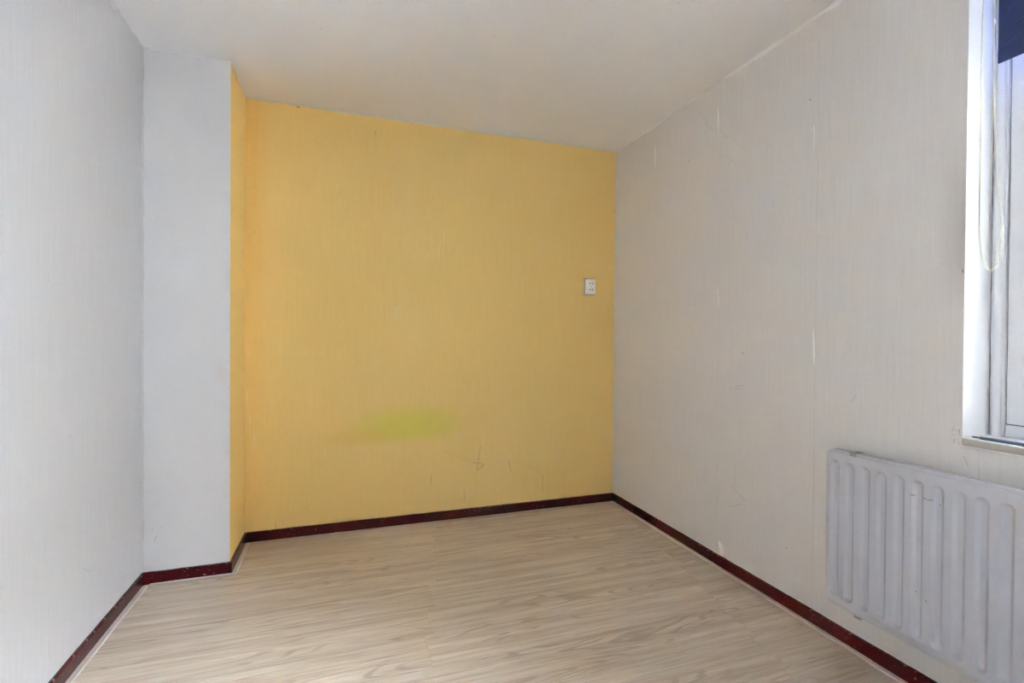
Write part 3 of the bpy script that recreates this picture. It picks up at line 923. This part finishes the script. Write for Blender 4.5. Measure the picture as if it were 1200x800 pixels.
# endless bead chain: two strands and a slack loop
ctrl = [(1.866,0.9605,2.322),(1.866,0.966,2.28),(1.865,0.9800,2.20),(1.865,0.9803,1.85),(1.865,0.9806,1.62),(1.865,0.9798,1.512),(1.8675,0.9765,1.455),(1.8705,0.9720,1.418),
        (1.875,0.9640,1.394),(1.880,0.9560,1.3855),(1.885,0.9480,1.396),(1.889,0.9425,1.424),(1.898,0.9412,1.475),(1.900,0.9440,1.53),(1.900,0.9549,1.654),
        (1.900,0.9640,1.85),(1.900,0.9699,2.155),(1.902,0.968,2.26),(1.908,0.9605,2.322)]
def catmull(P, n=24):
    P = [Vector(p) for p in P]
    Q = [P[0]*2-P[1]] + P + [P[-1]*2-P[-2]]
    out = []
    for i in range(1, len(Q)-2):
        a, b, c, d = Q[i-1:i+3]
        for k in range(n):
            t = k/n
            out.append(0.5*((2*b) + (c-a)*t + (2*a-5*b+4*c-d)*t*t + (3*b-a-3*c+d)*t**3))
    return out + [P[-1]]
path = catmull(ctrl)
bm = bmesh.new()
tube(bm, path[::4], 0.0007, 5)
step, acc, last = 0.0062, 0.0, path[0]
beads = [path[0]]
for p in path[1:]:
    d = (p-last).length
    while acc + d >= step:
        last = last.lerp(p, (step-acc)/d)
        beads.append(last.copy())
        d = (p-last).length
        acc = 0.0
    acc += d
    last = p
for p in beads:
    bmesh.ops.create_icosphere(bm, subdivisions=1, radius=0.0029, matrix=Matrix.Translation(p))
ch = bpart('bead_chain', bm, M['chain'], None, True, 80)
ch['label'] = 'cream plastic bead chain hanging in a loop'
bm = bmesh.new()
box(bm, (1.8965, 0.9665, 2.150), (1.9035, 0.9735, 2.164), 0.0018, 2)
bpart('chain_connector', bm, M['connector'], ch, True)

# ------------------------------------------------------------------ loose rod lying on the sill
rod = bpy.data.objects.new('telescopic_rod', None)
COL.objects.link(rod)
ra, rb = Vector((1.852, 0.962, 0)), Vector((1.874, 0.30, 0))
rod.location = (ra.x, ra.y, WIN_Z0)
tag(rod, 'slim blue-grey metal rod lying on the white window sill', 'rod')
d = (rb-ra).normalized()
def rodpart(name, p, q, r, z, mat):
    bm = bmesh.new()
    tube(bm, [p - ra + Vector((0, 0, z)), q - ra + Vector((0, 0, z))], r, 16)
    return link(name, to_mesh(bm, name, True, 40), rod, mat)
rodpart('outer_tube', ra, rb, 0.0048, 0.0050, M['rod'])
rodpart('inner_tip', ra - d*0.020, ra + d*0.002, 0.0026, 0.0050, M['rod'])

# ------------------------------------------------------------------ outside: unseen street and terrace, added to shade the window
GZ = -2.9
tag(boxes('added_street', [((XR+WT, -30.0, GZ-0.2), (XR+30.0, 34.0, GZ))], plain('grey_paving', (0.30, 0.30, 0.29), 0.9, 0.3)),
    'unseen grey paved street added far below the window', 'street', kind='structure')
tag(boxes('wall_outer', [((XR+0.02, YN, GZ), (XR+WT, YB+0.15, -0.15))], plain('outer_brick_wall', (0.32, 0.20, 0.15), 0.9, 0.3)),
    'brick outer wall below the window', 'wall', kind='structure')
terrace = bpy.data.objects.new('shading_terrace', None)
COL.objects.link(terrace)
TX, TH = XR + 6.6, 8.2  # terrace placed and sized to cut low sky light into the room
terrace.location = (TX, 2.0, GZ)
tag(terrace, 'unseen grey rendered terrace added across the street to shade the window', 'added building')
tb = plain('grey_render', (0.27, 0.266, 0.262), 0.9, 0.3)
boxes('wall', [((0, -16.0, 0), (6.0, 16.0, TH))], tb, terrace)
bm = bmesh.new()
pv = [bm.verts.new(p) for y in (-16.2, 16.2) for p in ((-0.3, y, TH), (3.0, y, TH+2.2), (6.3, y, TH))]
for q in ((0, 1, 4, 3), (1, 2, 5, 4), (2, 0, 3, 5), (0, 2, 1), (3, 4, 5)):
    bm.faces.new([pv[i] for i in q])
link('roof', to_mesh(bm, 'roof'), terrace, plain('dark_roof_tiles', (0.16, 0.12, 0.11), 0.8, 0.3))
pane_m = plain('dim_house_glass', (0.05, 0.06, 0.07), 0.1)
for k in range(8):
    for zz in (1.0, 3.6, 6.2):
        yy = -14.0 + 4.0*k
        wf = boxes('window', [((-0.03, yy-0.95, zz-0.05), (-0.002, yy+0.95, zz+1.35))], M['frame'], terrace)
        for q in (-0.46, 0.46):
            boxes('pane', [((-0.04, yy+q-0.40, zz+0.02), (-0.0305, yy+q+0.40, zz+1.28))], pane_m, wf)
